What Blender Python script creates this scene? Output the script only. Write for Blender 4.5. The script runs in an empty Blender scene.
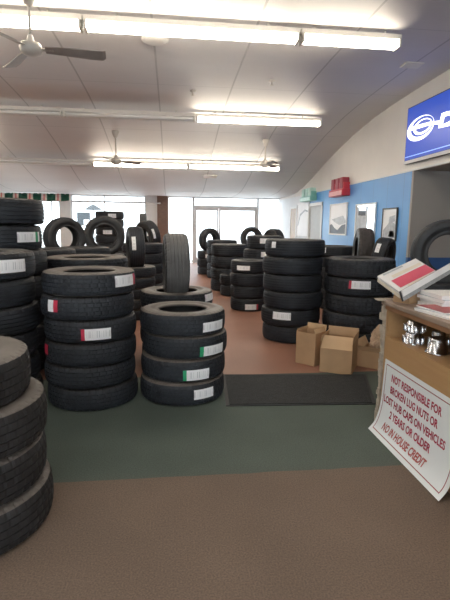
import bpy, bmesh, math, random
from mathutils import Vector, Matrix
random.seed(7)
PI = math.pi
C = bpy.context.scene.collection
sc = bpy.context.scene

# ------------------------------------------------------------------ camera
F = 455.0
H = 1.4
d = Vector(((172-225)/F, (300-225)/F, -1)).normalized()       # world +Y in camera space
s_ = 0.012
uz = (s_*d.x + d.y)/(-d.z)
up = Vector((s_, 1, uz)).normalized()
right = d.cross(up).normalized()
Rm = Matrix((right, d, up))            # camera -> world
cam = bpy.data.objects.new('camera', bpy.data.cameras.new('camera'))
cam.data.sensor_fit = 'VERTICAL'
cam.data.sensor_height = 24.0
cam.data.lens = F/600*24.0
cam.data.clip_start = 0.02
cam.matrix_world = Matrix.Translation((0, 0, H)) @ Rm.to_4x4()
C.objects.link(cam)
sc.camera = cam

def ray(px, py):
    return Rm @ Vector(((px-225)/F, -(py-300)/F, -1))
def atY(px, py, Y):
    r = ray(px, py); t = Y/r.y
    return Vector((0, 0, H)) + r*t
def atX(px, py, X):
    r = ray(px, py); t = X/r.x
    return Vector((0, 0, H)) + r*t
def atZ(px, py, Z):
    r = ray(px, py); t = (Z-H)/r.z
    return Vector((0, 0, H)) + r*t

# --------------------------------------------------------------- materials
def newmat(name):
    m = bpy.data.materials.new(name); m.use_nodes = True
    nt = m.node_tree
    return m, nt, nt.nodes['Principled BSDF']
def N(nt, typ, **kw):
    n = nt.nodes.new(typ)
    for k, v in kw.items(): setattr(n, k, v)
    return n
def mat(name, col, rough=0.6, metal=0.0, var=0.12, scale=8.0, bump=0.0, bscale=None, spec=0.5, emit=0, ecol=None, coat=0.0):
    m, nt, b = newmat(name)
    L = nt.links.new
    tc = N(nt, 'ShaderNodeTexCoord')
    no = N(nt, 'ShaderNodeTexNoise'); no.inputs['Scale'].default_value = scale; no.inputs['Detail'].default_value = 4
    L(tc.outputs['Object'], no.inputs['Vector'])
    rp = N(nt, 'ShaderNodeValToRGB')
    c = Vector(col)
    rp.color_ramp.elements[0].position = 0.3; rp.color_ramp.elements[1].position = 0.7
    rp.color_ramp.elements[0].color = (*(c*(1-var)), 1); rp.color_ramp.elements[1].color = (*[min(1, x) for x in c*(1+var)], 1)
    L(no.outputs['Fac'], rp.inputs['Fac']); L(rp.outputs['Color'], b.inputs['Base Color'])
    b.inputs['Roughness'].default_value = rough; b.inputs['Metallic'].default_value = metal
    b.inputs['Specular IOR Level'].default_value = spec
    b.inputs['Coat Weight'].default_value = coat
    if bump:
        n2 = N(nt, 'ShaderNodeTexNoise'); n2.inputs['Scale'].default_value = bscale or scale*4; n2.inputs['Detail'].default_value = 3
        L(tc.outputs['Object'], n2.inputs['Vector'])
        bp = N(nt, 'ShaderNodeBump'); bp.inputs['Strength'].default_value = bump; bp.inputs['Distance'].default_value = 0.01
        L(n2.outputs['Fac'], bp.inputs['Height']); L(bp.outputs['Normal'], b.inputs['Normal'])
    if emit:
        b.inputs['Emission Color'].default_value = (*(ecol or col), 1); b.inputs['Emission Strength'].default_value = emit
    return m

def math_node(nt, op, a, b=None, c=None):
    n = N(nt, 'ShaderNodeMath', operation=op)
    for i, v in enumerate((a, b, c)):
        if v is None: continue
        if isinstance(v, (int, float)): n.inputs[i].default_value = v
        else: nt.links.new(v, n.inputs[i])
    return n.outputs[0]
def mixc(nt, fac, a, b):
    n = N(nt, 'ShaderNodeMix', data_type='RGBA')
    if isinstance(fac, (int, float)): n.inputs['Factor'].default_value = fac
    else: nt.links.new(fac, n.inputs['Factor'])
    for k, v in (('A', a), ('B', b)):
        sock = [s for s in n.inputs if s.name == k and s.type == 'RGBA'][0]
        if isinstance(v, tuple): sock.default_value = (*v, 1)
        else: nt.links.new(v, sock)
    return [s for s in n.outputs if s.type == 'RGBA'][0]

def floor_mat():
    m, nt, b = newmat('showroom_floor_carpet')
    L = nt.links.new
    tc = N(nt, 'ShaderNodeTexCoord'); sx = N(nt, 'ShaderNodeSeparateXYZ'); L(tc.outputs['Object'], sx.inputs[0])
    n1 = N(nt, 'ShaderNodeTexNoise'); n1.inputs['Scale'].default_value = 1.7; n1.inputs['Detail'].default_value = 6; L(tc.outputs['Object'], n1.inputs['Vector'])
    n2 = N(nt, 'ShaderNodeTexNoise'); n2.inputs['Scale'].default_value = 130; n2.inputs['Detail'].default_value = 3; L(tc.outputs['Object'], n2.inputs['Vector'])
    n3 = N(nt, 'ShaderNodeTexNoise'); n3.inputs['Scale'].default_value = 6; n3.inputs['Detail'].default_value = 2; L(tc.outputs['Object'], n3.inputs['Vector'])
    y = math_node(nt, 'ADD', sx.outputs['Y'], math_node(nt, 'MULTIPLY', math_node(nt, 'SUBTRACT', n3.outputs['Fac'], 0.5), 0.02))
    near = math_node(nt, 'GREATER_THAN', y, 2.385)
    far = math_node(nt, 'GREATER_THAN', y, 4.12)
    c = mixc(nt, near, COL['brown'], COL['green'])
    c = mixc(nt, far, c, COL['rust'])
    # soft wear and weave
    v1 = math_node(nt, 'MULTIPLY_ADD', n1.outputs['Fac'], 0.5, 0.75)
    v2 = math_node(nt, 'MULTIPLY_ADD', n2.outputs['Fac'], 1.3, 0.35)
    v = math_node(nt, 'MULTIPLY', v1, v2)
    hs = N(nt, 'ShaderNodeHueSaturation'); L(c, hs.inputs['Color']); L(v, hs.inputs['Value'])
    L(hs.outputs['Color'], b.inputs['Base Color'])
    b.inputs['Roughness'].default_value = 0.75
    r = math_node(nt, 'MULTIPLY_ADD', far, -0.30, 0.8); L(r, b.inputs['Roughness'])
    b.inputs['Specular IOR Level'].default_value = 0.3
    bp = N(nt, 'ShaderNodeBump'); bp.inputs['Strength'].default_value = 0.12; bp.inputs['Distance'].default_value = 0.003
    L(n2.outputs['Fac'], bp.inputs['Height']); L(bp.outputs['Normal'], b.inputs['Normal'])
    return m
COL = dict(brown=(0.142, 0.102, 0.078), green=(0.074, 0.094, 0.081), rust=(0.26, 0.125, 0.085))

def ceiling_mat():
    m, nt, b = newmat('ceiling_panels')
    L = nt.links.new
    tc = N(nt, 'ShaderNodeTexCoord'); sx = N(nt, 'ShaderNodeSeparateXYZ'); L(tc.outputs['Object'], sx.inputs[0])
    def seam(v, off, period, w):
        f = math_node(nt, 'FRACT', math_node(nt, 'DIVIDE', math_node(nt, 'ADD', v, off), period))
        return math_node(nt, 'LESS_THAN', math_node(nt, 'ABSOLUTE', math_node(nt, 'SUBTRACT', f, 0.5)), w)
    a = seam(sx.outputs['X'], 0.21+0.6+12, 1.2, 0.011)
    e = seam(sx.outputs['Y'], 0.55+12, 2.4, 0.004)
    k = math_node(nt, 'MAXIMUM', a, math_node(nt, 'MULTIPLY', e, 0.5))
    no = N(nt, 'ShaderNodeTexNoise'); no.inputs['Scale'].default_value = 1.3; no.inputs['Detail'].default_value = 5
    mp = N(nt, 'ShaderNodeMapping'); mp.inputs['Scale'].default_value = (0.5, 1.6, 1); L(tc.outputs['Object'], mp.inputs['Vector']); L(mp.outputs['Vector'], no.inputs['Vector'])
    base = mixc(nt, no.outputs['Fac'], (0.68, 0.66, 0.66), (0.77, 0.75, 0.74))
    c = mixc(nt, math_node(nt, 'MULTIPLY', k, 0.55), base, (0.30, 0.29, 0.29))
    L(c, b.inputs['Base Color']); b.inputs['Roughness'].default_value = 0.55
    bp = N(nt, 'ShaderNodeBump'); bp.inputs['Strength'].default_value = 0.25; bp.inputs['Distance'].default_value = 0.05
    hgt = math_node(nt, 'ADD', no.outputs['Fac'], math_node(nt, 'MULTIPLY', k, 0.3))
    L(hgt, bp.inputs['Height']); L(bp.outputs['Normal'], b.inputs['Normal'])
    return m

def bluewall_mat():
    m, nt, b = newmat('blue_wall_panels')
    L = nt.links.new
    tc = N(nt, 'ShaderNodeTexCoord'); sx = N(nt, 'ShaderNodeSeparateXYZ'); L(tc.outputs['Object'], sx.inputs[0])
    f = math_node(nt, 'FRACT', math_node(nt, 'DIVIDE', math_node(nt, 'ADD', sx.outputs['Y'], 10), 0.61))
    k = math_node(nt, 'LESS_THAN', f, 0.02)
    no = N(nt, 'ShaderNodeTexNoise'); no.inputs['Scale'].default_value = 2.2; no.inputs['Detail'].default_value = 4; L(tc.outputs['Object'], no.inputs['Vector'])
    base = mixc(nt, no.outputs['Fac'], (0.06, 0.27, 0.66), (0.09, 0.34, 0.75))
    L(mixc(nt, math_node(nt, 'MULTIPLY', k, 0.4), base, (0.03, 0.1, 0.25)), b.inputs['Base Color'])
    b.inputs['Roughness'].default_value = 0.4
    return m

def brick_mat():
    m, nt, b = newmat('brown_brick')
    br = N(nt, 'ShaderNodeTexBrick'); br.inputs['Scale'].default_value = 9
    br.inputs['Color1'].default_value = (0.17, 0.09, 0.065, 1); br.inputs['Color2'].default_value = (0.24, 0.13, 0.09, 1); br.inputs['Mortar'].default_value = (0.3, 0.26, 0.23, 1)
    tc = N(nt, 'ShaderNodeTexCoord'); mp = N(nt, 'ShaderNodeMapping'); mp.inputs['Rotation'].default_value = (PI/2, 0, 0)
    nt.links.new(tc.outputs['Object'], mp.inputs['Vector']); nt.links.new(mp.outputs['Vector'], br.inputs['Vector'])
    nt.links.new(br.outputs['Color'], b.inputs['Base Color']); b.inputs['Roughness'].default_value = 0.85
    return m

def glass_mat():
    m = bpy.data.materials.new('window_glass'); m.use_nodes = True
    nt = m.node_tree; nt.nodes.clear()
    out = N(nt, 'ShaderNodeOutputMaterial'); tr = N(nt, 'ShaderNodeBsdfTransparent'); gl = N(nt, 'ShaderNodeBsdfGlossy')
    gl.inputs['Roughness'].default_value = 0.05; tr.inputs['Color'].default_value = (0.93, 0.96, 0.97, 1)
    no = N(nt, 'ShaderNodeTexNoise'); no.inputs['Scale'].default_value = 2
    mx = N(nt, 'ShaderNodeMixShader')
    f = math_node(nt, 'MULTIPLY_ADD', no.outputs['Fac'], 0.04, 0.03)
    nt.links.new(f, mx.inputs['Fac']); nt.links.new(tr.outputs[0], mx.inputs[1]); nt.links.new(gl.outputs[0], mx.inputs[2]); nt.links.new(mx.outputs[0], out.inputs['Surface'])
    return m

def stripe_mat():
    m, nt, b = newmat('awning_stripes')
    tc = N(nt, 'ShaderNodeTexCoord'); sx = N(nt, 'ShaderNodeSeparateXYZ'); nt.links.new(tc.outputs['Object'], sx.inputs[0])
    f = math_node(nt, 'FRACT', math_node(nt, 'DIVIDE', math_node(nt, 'ADD', sx.outputs['X'], 20.06), 0.455))
    rp = N(nt, 'ShaderNodeValToRGB'); rp.color_ramp.interpolation = 'CONSTANT'
    els = rp.color_ramp.elements
    els[0].position = 0; els[0].color = (0.04, 0.17, 0.12, 1)
    els[1].position = 0.5; els[1].color = (0.88, 0.80, 0.74, 1)
    for p, c in ((0.64, (0.75, 0.25, 0.25, 1)), (0.74, (0.88, 0.80, 0.74, 1)), (0.9, (0.04, 0.17, 0.12, 1))):
        e = els.new(p); e.color = c
    nt.links.new(f, rp.inputs['Fac']); nt.links.new(rp.outputs['Color'], b.inputs['Base Color']); b.inputs['Roughness'].default_value = 0.8
    tl = N(nt, 'ShaderNodeBsdfTranslucent'); nt.links.new(rp.outputs['Color'], tl.inputs['Color'])
    mx = N(nt, 'ShaderNodeMixShader'); mx.inputs['Fac'].default_value = 0.3
    out = [n for n in nt.nodes if n.type == 'OUTPUT_MATERIAL'][0]
    nt.links.new(b.outputs[0], mx.inputs[1]); nt.links.new(tl.outputs[0], mx.inputs[2]); nt.links.new(mx.outputs[0], out.inputs['Surface'])
    return m

def sticker_mat():
    m, nt, b = newmat('white_tyre_sticker')
    tc = N(nt, 'ShaderNodeTexCoord'); sx = N(nt, 'ShaderNodeSeparateXYZ'); nt.links.new(tc.outputs['UV'], sx.inputs[0])
    no = N(nt, 'ShaderNodeTexNoise'); no.noise_dimensions = '1D'; no.inputs['Scale'].default_value = 26; no.inputs['Detail'].default_value = 1
    nt.links.new(sx.outputs['X'], no.inputs['W'])
    bars = math_node(nt, 'GREATER_THAN', no.outputs['Fac'], 0.60)
    inn = math_node(nt, 'MULTIPLY', math_node(nt, 'GREATER_THAN', sx.outputs['Y'], 0.22), math_node(nt, 'LESS_THAN', sx.outputs['Y'], 0.8))
    k = math_node(nt, 'MULTIPLY', bars, inn)
    nt.links.new(mixc(nt, math_node(nt, 'MULTIPLY', k, 0.65), (0.86, 0.86, 0.88), (0.35, 0.36, 0.40)), b.inputs['Base Color'])
    b.inputs['Roughness'].default_value = 0.5
    return m

def wood_mat(name, c1, c2, rough=0.5):
    m, nt, b = newmat(name)
    tc = N(nt, 'ShaderNodeTexCoord'); mp = N(nt, 'ShaderNodeMapping'); mp.inputs['Scale'].default_value = (14, 1.2, 14)
    no = N(nt, 'ShaderNodeTexNoise'); no.inputs['Scale'].default_value = 2.5; no.inputs['Detail'].default_value = 6; no.inputs['Distortion'].default_value = 0.6
    nt.links.new(tc.outputs['Object'], mp.inputs['Vector']); nt.links.new(mp.outputs['Vector'], no.inputs['Vector'])
    nt.links.new(mixc(nt, no.outputs['Fac'], c1, c2), b.inputs['Base Color']); b.inputs['Roughness'].default_value = rough
    return m

M = {}
M['floor'] = floor_mat(); M['ceiling'] = ceiling_mat(); M['blue'] = bluewall_mat(); M['brick'] = brick_mat(); M['glass'] = glass_mat()
M['stripe'] = stripe_mat(); M['sticker'] = sticker_mat()
M['upper'] = mat('upper_wall_paint', (0.72, 0.69, 0.66), 0.5, var=0.05, scale=1.5)
M['greywall'] = mat('grey_alcove_paint', (0.36, 0.34, 0.32), 0.7, var=0.04, scale=2)
M['bluedark'] = mat('blue_wainscot', (0.03, 0.10, 0.30), 0.6, var=0.08)
M['white'] = mat('white_painted_metal', (0.78, 0.78, 0.77), 0.45, var=0.03)
M['whitewall'] = mat('white_wall_paint', (0.72, 0.74, 0.76), 0.6, var=0.04, scale=2)
M['offwhite'] = mat('cream_wall_paint', (0.55, 0.53, 0.50), 0.7, var=0.05, scale=2)
M['alu'] = mat('window_frame_paint', (0.70, 0.71, 0.72), 0.45, var=0.04)
M['tread'] = mat('black_tread_rubber', (0.017, 0.020, 0.026), 0.6, var=0.25, scale=9, spec=0.4)
M['side'] = mat('dusty_sidewall_rubber', (0.027, 0.027, 0.029), 0.5, var=0.25, scale=7, spec=0.45)
M['treadgrey'] = mat('dusty_grey_tread_rubber', (0.115, 0.112, 0.11), 0.75, var=0.2, scale=6)
M['treadbrown'] = mat('brownish_black_tread_rubber', (0.022, 0.021, 0.022), 0.65, var=0.25, scale=9, spec=0.35)
M['treadworn'] = mat('worn_brown_tread_rubber', (0.045, 0.038, 0.036), 0.7, var=0.2, scale=9)
M['sidebrown'] = mat('brown_dusty_sidewall_rubber', (0.105, 0.090, 0.080), 0.55, var=0.25, scale=7)
M['liner'] = mat('inner_liner_rubber', (0.03, 0.028, 0.027), 0.55, var=0.2)
M['red'] = mat('red_sticker_print', (0.55, 0.03, 0.07), 0.5, var=0.05)
M['greenp'] = mat('green_sticker_print', (0.02, 0.33, 0.14), 0.5, var=0.05)
M['card'] = mat('brown_cardboard', (0.47, 0.29, 0.155), 0.8, var=0.10, scale=5)
M['cardin'] = mat('light_cardboard_inside', (0.56, 0.37, 0.21), 0.8, var=0.08, scale=5)
M['kraft'] = mat('crumpled_kraft_paper', (0.48, 0.34, 0.23), 0.85, var=0.25, scale=14, bump=0.5)
M['mat'] = mat('black_door_mat', (0.017, 0.019, 0.020), 0.85, var=0.3, scale=30, bump=0.8, bscale=130)
M['matedge'] = mat('black_mat_rubber_border', (0.014, 0.015, 0.016), 0.6, var=0.2)
M['wood'] = wood_mat('honey_wood_panel', (0.40, 0.225, 0.095), (0.50, 0.30, 0.145))
M['woodd'] = wood_mat('reddish_wood_trim', (0.26, 0.12, 0.055), (0.35, 0.18, 0.085))
M['worn'] = mat('worn_grey_board_edge', (0.42, 0.36, 0.29), 0.85, var=0.25, scale=20, bump=0.5)
M['woodtop'] = mat('worn_counter_laminate', (0.30, 0.22, 0.17), 0.6, var=0.2, scale=6)
M['sign'] = mat('white_sign_sheet', (0.80, 0.84, 0.86), 0.45, var=0.02, scale=3)
M['signred'] = mat('crimson_sign_lettering', (0.42, 0.025, 0.075), 0.5, var=0.08)
M['signline'] = mat('dark_red_sign_border', (0.30, 0.05, 0.08), 0.5, var=0.08)
M['signital'] = mat('brownish_red_sign_lettering', (0.46, 0.09, 0.09), 0.5, var=0.08)
M['chrome'] = mat('chrome_plating', (0.80, 0.82, 0.86), 0.2, metal=1.0, var=0.05)
M['tv'] = mat('lit_blue_screen', (0.004, 0.02, 0.16), 0.35, var=0.06, scale=1, emit=0.62, ecol=(0.006, 0.065, 0.52))
M['tvlogo'] = mat('lit_white_logo', (0.9, 0.9, 0.95), 0.3, var=0.01, emit=1.1, ecol=(0.95, 0.97, 1.0))
M['tvline'] = mat('lit_pale_blue_line', (0.2, 0.35, 0.8), 0.3, var=0.01, emit=0.7, ecol=(0.3, 0.5, 0.95))
M['tvframe'] = mat('black_screen_bezel', (0.03, 0.03, 0.035), 0.4)
M['silver'] = mat('silver_trim_strip', (0.62, 0.63, 0.65), 0.35, var=0.05)
M['tube'] = mat('lit_fluorescent_tube', (1, 0.95, 0.85), 0.4, var=0.01, emit=18.0, ecol=(1.0, 0.90, 0.75))
M['tubeoff'] = mat('unlit_fluorescent_tube', (0.80, 0.79, 0.76), 0.3, var=0.02)
M['fixture'] = mat('white_lamp_channel', (0.66, 0.63, 0.58), 0.5, var=0.05)
M['fan'] = mat('white_fan_enamel', (0.62, 0.58, 0.53), 0.45, var=0.05)
M['blade'] = mat('grey_fan_blade', (0.36, 0.335, 0.31), 0.5, var=0.06)
M['redsign'] = mat('red_sign_plastic', (0.55, 0.03, 0.05), 0.4, var=0.08)
M['redsignd'] = mat('dark_red_sign_plastic', (0.30, 0.02, 0.04), 0.4, var=0.08)
M['pinksign'] = mat('pale_pink_sign_panel', (0.80, 0.38, 0.36), 0.5, var=0.08)
M['tealsign'] = mat('pale_teal_sign_plastic', (0.20, 0.48, 0.42), 0.4, var=0.08)
M['tealsignl'] = mat('light_teal_sign_panel', (0.45, 0.68, 0.62), 0.4, var=0.08)
M['poster'] = mat('white_poster_paper', (0.92, 0.93, 0.95), 0.5, var=0.03, scale=3)
M['postergrey'] = mat('pale_grey_poster_print', (0.45, 0.48, 0.52), 0.5, var=0.2, scale=10)
M['posterdark'] = mat('dark_poster_print', (0.05, 0.055, 0.07), 0.5, var=0.3, scale=14)
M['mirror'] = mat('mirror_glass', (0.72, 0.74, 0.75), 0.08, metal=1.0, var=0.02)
M['darkframe'] = mat('dark_picture_frame', (0.06, 0.055, 0.05), 0.5)
M['tandoor'] = mat('tan_wooden_door', (0.46, 0.32, 0.20), 0.5, var=0.1)
M['greydoor'] = mat('pale_grey_door_paint', (0.48, 0.49, 0.49), 0.5, var=0.05)
M['plate'] = mat('white_wall_plate', (0.74, 0.72, 0.66), 0.4, var=0.04)
M['dark'] = mat('dark_slot', (0.02, 0.02, 0.02), 0.6)
M['pink'] = mat('pink_red_cover_print', (0.72, 0.10, 0.16), 0.4, var=0.05)
M['paper'] = mat('white_page_paper', (0.82, 0.80, 0.79), 0.55, var=0.05)
M['papercream'] = mat('cream_cover_print', (0.76, 0.68, 0.56), 0.5, var=0.05)
M['papergrey'] = mat('grey_page_edges', (0.30, 0.30, 0.30), 0.7, var=0.15, scale=60)
M['binder'] = mat('dark_catalogue_cover', (0.05, 0.05, 0.055), 0.4)
M['papred'] = mat('red_cover_print', (0.35, 0.06, 0.06), 0.45, var=0.15)
M['outdoor'] = mat('pale_concrete_paving', (0.55, 0.55, 0.53), 0.9, var=0.08, scale=1)
M['outgrey'] = mat('grey_outdoor_metal', (0.06, 0.07, 0.08), 0.6, var=0.2)
M['outgrey2'] = mat('slate_canopy_cloth', (0.05, 0.055, 0.06), 0.8, var=0.2)
M['vent'] = mat('pale_vent_metal', (0.74, 0.72, 0.69), 0.5, var=0.04)
M['bluebox'] = mat('pale_blue_plastic', (0.25, 0.42, 0.55), 0.5)

# ----------------------------------------------------------------- helpers
class MB:
    """collects shapes, links them as ONE mesh object"""
    def __init__(s): s.bm = bmesh.new()
    def box(s, x0, x1, y0, y1, z0, z1, mi=0, rot=None, bevel=0):
        g = bmesh.ops.create_cube(s.bm, size=1)
        vs = g['verts']
        for v in vs:
            v.co = Vector(((x0+x1)/2+v.co.x*(x1-x0), (y0+y1)/2+v.co.y*(y1-y0), (z0+z1)/2+v.co.z*(z1-z0)))
        fs = set(f for v in vs for f in v.link_faces)
        for f in fs: f.material_index = mi
        if bevel:
            es = list(set(e for v in vs for e in v.link_edges))
            r = bmesh.ops.bevel(s.bm, geom=es, offset=bevel, segments=2, affect='EDGES', profile=0.5)
            for f in r['faces']: f.material_index = mi
            vs = list(set(vs) | set(r['verts'])); vs = [v for v in vs if v.is_valid]
        if rot is not None:
            for v in vs: v.co = rot @ v.co
        return s
    def quad(s, pts, mi=0):
        f = s.bm.faces.new([s.bm.verts.new(p) for p in pts]); f.material_index = mi; return s
    def slab(s, pts, th, mi=0):
        """quad/polygon pts extruded by vector th"""
        th = Vector(th); n = len(pts)
        a = [s.bm.verts.new(p) for p in pts]; b = [s.bm.verts.new(Vector(p)+th) for p in pts]
        fs = [s.bm.faces.new(a[::-1]), s.bm.faces.new(b)]
        for i in range(n): fs.append(s.bm.faces.new([a[i], a[(i+1) % n], b[(i+1) % n], b[i]]))
        for f in fs: f.material_index = mi
        bmesh.ops.recalc_face_normals(s.bm, faces=fs)
        return s
    def lathe(s, prof, seg=24, mt=None, mi=0, closed=False):
        mt = mt or Matrix()
        rings = []
        for r, z in prof:
            if r < 1e-6: rings.append([s.bm.verts.new(mt @ Vector((0, 0, z)))])
            else: rings.append([s.bm.verts.new(mt @ Vector((r*math.cos(2*PI*i/seg), r*math.sin(2*PI*i/seg), z))) for i in range(seg)])
        pairs = list(zip(rings[:-1], rings[1:]))
        if closed: pairs.append((rings[-1], rings[0]))
        for a, b in pairs:
            for i in range(seg):
                j = (i+1) % seg
                q = [a[i % len(a)], a[j % len(a)], b[j % len(b)], b[i % len(b)]]
                u = []
                for v in q:
                    if v not in u: u.append(v)
                if len(u) > 2:
                    f = s.bm.faces.new(u); f.material_index = mi; f.smooth = True
        return s
    def tube(s, p, q, r, seg=12, mi=0):
        p, q = Vector(p), Vector(q); dv = q-p
        mt = Matrix.Translation(p) @ dv.to_track_quat('Z', 'Y').to_matrix().to_4x4()
        return s.lathe([(0, 0), (r, 0), (r, dv.length), (0, dv.length)], seg, mt, mi)
    def build(s, name, mats, parent=None, loc=None):
        me = bpy.data.meshes.new(name); s.bm.to_mesh(me); s.bm.free()
        for m in (mats if isinstance(mats, (list, tuple)) else [mats]): me.materials.append(m)
        o = bpy.data.objects.new(name, me); C.objects.link(o)
        if parent: o.parent = parent
        if loc is not None: o.location = loc
        return o
def thing(name, label, cat, loc=(0, 0, 0), rz=0, group=None):
    o = bpy.data.objects.new(name, None); C.objects.link(o); o.empty_display_size = 0.1
    o.location = loc; o.rotation_euler = (0, 0, rz)
    o['label'] = label; o['category'] = cat
    if group: o['group'] = group
    return o
def tag(o, label, cat, group=None):
    o['label'] = label; o['category'] = cat
    if group: o['group'] = group
    return o
def struct(o): o['kind'] = 'structure'; return o

# ------------------------------------------------------------ room shell
XL, XR, YB, YF = -7.2, 4.0, -4.0, 17.2
struct(MB().box(XL-0.1, 7.1, YB-0.1, YF+0.15, -0.1, 0).build('floor', M['floor']))
prof = [(-4.1, 3.7), (2, 3.7), (5, 3.69), (6.5, 3.675), (7.6, 3.64), (8.4, 3.60), (9.1, 3.545), (10.2, 3.40), (11.3, 3.19), (12.2, 2.99), (13.1, 2.77), (14.0, 2.58), (14.8, 2.47), (15.6, 2.44), (17.35, 2.43)]
def ceil_z(Y):
    for (a, za), (b, zb) in zip(prof[:-1], prof[1:]):
        if a <= Y <= b: return za+(zb-za)*(Y-a)/(b-a)
mb = MB()
lo = [[mb.bm.verts.new((x, y, z)) for (y, z) in prof] for x in (XL-0.1, XR+0.1)]
hi = [[mb.bm.verts.new((x, y, 3.95)) for (y, z) in prof] for x in (XL-0.1, XR+0.1)]
for i in range(len(prof)-1):
    f = mb.bm.faces.new([lo[0][i], lo[0][i+1], lo[1][i+1], lo[1][i]]); f.smooth = True
    mb.bm.faces.new([hi[0][i], hi[1][i], hi[1][i+1], hi[0][i+1]])
    mb.bm.faces.new([lo[0][i], hi[0][i], hi[0][i+1], lo[0][i+1]]); mb.bm.faces.new([lo[1][i], lo[1][i+1], hi[1][i+1], hi[1][i]])
struct(mb.build('ceiling', M['ceiling']))
struct(MB().box(XL-0.1, XL, YB, YF, 0, 3.9).build('wall_left', M['offwhite']))
struct(MB().box(XL, 7, YB-0.1, YB, 0, 0.9).box(XL, 7, YB-0.1, YB, 2.5, 3.9).box(XL, -6.2, YB-0.1, YB, 0.9, 2.5).box(3.8, 7, YB-0.1, YB, 0.9, 2.5).build('wall_back', M['offwhite']))
BT = 2.35
mb = MB(); 
mb.box(XR, XR+0.1, YB, YF, BT, 3.9)
struct(mb.build('wall_right_upper', M['upper']))
# blue run with the far door opening at Y 12.05..13.2
mb = MB(); mb.box(XR, XR+0.1, 7.452, 12.05, 0, BT); mb.box(XR, XR+0.1, 12.05, 13.2, 2.0, BT)
struct(mb.build('wall_right', M['blue']))
struct(MB().box(XR, XR+0.1, 13.2, YF, 0, BT).build('wall_right_far', M['whitewall']))
struct(MB().box(XR-0.012, XR+0.02, YB, 13.2, BT-0.012, BT+0.012).build('trim_1', M['silver']))
# alcove below the screen
mb = MB(); mb.box(XR, 7, 7.39, 7.45, 0.9, BT, 0); mb.box(XR, 7, 7.39, 7.45, 0, 0.9, 1)
struct(mb.build('wall_alcove', [M['greywall'], M['bluedark']]))
struct(MB().box(7, 7.1, YB, 7.55, 0, BT).build('wall_alcove_side', M['greywall']))
struct(MB().box(XR+0.1, 7.1, YB, 7.55, BT, BT+0.1).build('ceiling_alcove', M['greywall']))
# far door in the blue wall
dr = struct(MB().box(XR-0.02, XR+0.09, 12.0, 12.08, 0, 2.04).box(XR-0.02, XR+0.09, 13.17, 13.25, 0, 2.04).box(XR-0.02, XR+0.09, 12.0, 13.25, 1.98, 2.06).build('door_2', M['white']))
MB().box(XR+0.02, XR+0.06, 12.08, 13.17, 0, 1.98).build('door_panel', M['greydoor'], dr)
MB().tube((XR+0.02, 12.18, 1.0), (XR-0.05, 12.18, 1.0), 0.02).lathe([(0, -.03), (.03, 0), (0, .03)], 10, Matrix.Translation((XR-0.05, 12.18, 1.0))).build('door_handle', M['silver'], dr)
d3 = struct(MB().box(XR-0.03, XR, 14.5, 14.56, 0, 1.98).box(XR-0.03, XR, 15.24, 15.3, 0, 1.98).box(XR-0.03, XR, 14.5, 15.3, 1.98, 2.04).build('door_3', M['white']))
MB().box(XR-0.02, XR, 14.56, 15.24, 0, 1.98).build('door_panel', M['tandoor'], d3)
MB().tube((XR-0.02, 14.66, 1.0), (XR-0.07, 14.66, 1.0), 0.02).build('door_handle', M['silver'], d3)

# ------------------------------------------------------------ storefront
def pX(px): return (px-172)*YF/F
zt = 2.43
# left wall part between piers, brick pier, white piers
struct(MB().box(pX(158), pX(168), YF-0.25, YF+0.1, 0, zt).build('wall_front_brick_pier', M['brick']))
mb = MB(); mb.box(pX(147), pX(158), YF-0.12, YF+0.1, 0, zt); mb.box(pX(67), pX(77), YF-0.12, YF+0.1, 0, zt)
struct(mb.build('wall_front_white_piers', M['white']))
mb = MB()
for a, b in ((XL, pX(67)), (pX(77), pX(147))): mb.box(a, b, YF-0.05, YF+0.1, 0, 0.45)
struct(mb.build('wall_front_sill', M['offwhite']))
win_n = [0]
def window(x0, x1, z0, z1, bars=(), mull=()):
    win_n[0] += 1
    w = 0.04
    mb = MB()
    mb.box(x0, x0+w, YF-0.04, YF+0.06, z0, z1).box(x1-w, x1, YF-0.04, YF+0.06, z0, z1)
    mb.box(x0+w, x1-w, YF-0.04, YF+0.06, z0, z0+w).box(x0+w, x1-w, YF-0.04, YF+0.06, z1-w, z1)
    for z in bars: mb.box(x0+w, x1-w, YF-0.04, YF+0.06, z-0.03, z+0.03)
    for x in mull: mb.box(x-0.02, x+0.02, YF-0.03, YF+0.05, z0+w, z1-w)
    o = struct(mb.build('window_%d' % win_n[0], M['alu']))
    MB().box(x0+0.01, x1-0.01, YF+0.005, YF+0.013, z0+0.01, z1-0.01).build('pane', M['glass'], o)
window(XL, pX(40), 0.45, zt, bars=(2.2,), mull=(-6.1,))
window(pX(40), pX(67), 0.45, zt, bars=(2.2,), mull=(pX(59),))
window(pX(77), pX(147), 0.45, zt, bars=(2.2,), mull=(pX(108),))
window(pX(168), pX(193), 0.05, zt)
window(pX(257), pX(281), 0.05, zt)
window(pX(193), pX(257), 2.09, zt)
mb = MB(); mb.box(-6.2, 3.8, YB-0.08, YB-0.02, 0.9, 0.96).box(-6.2, 3.8, YB-0.08, YB-0.02, 2.44, 2.5)
for k in range(6): mb.box(-6.2+k*1.992, -6.16+k*1.992, YB-0.08, YB-0.02, 0.96, 2.44)
bw = struct(mb.build('window_7', M['alu']))  # unseen window, added and sized to let daylight in from behind the camera
MB().box(-6.2, 3.8, YB-0.052, YB-0.046, 0.9, 2.5).build('pane', M['glass'], bw)
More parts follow.
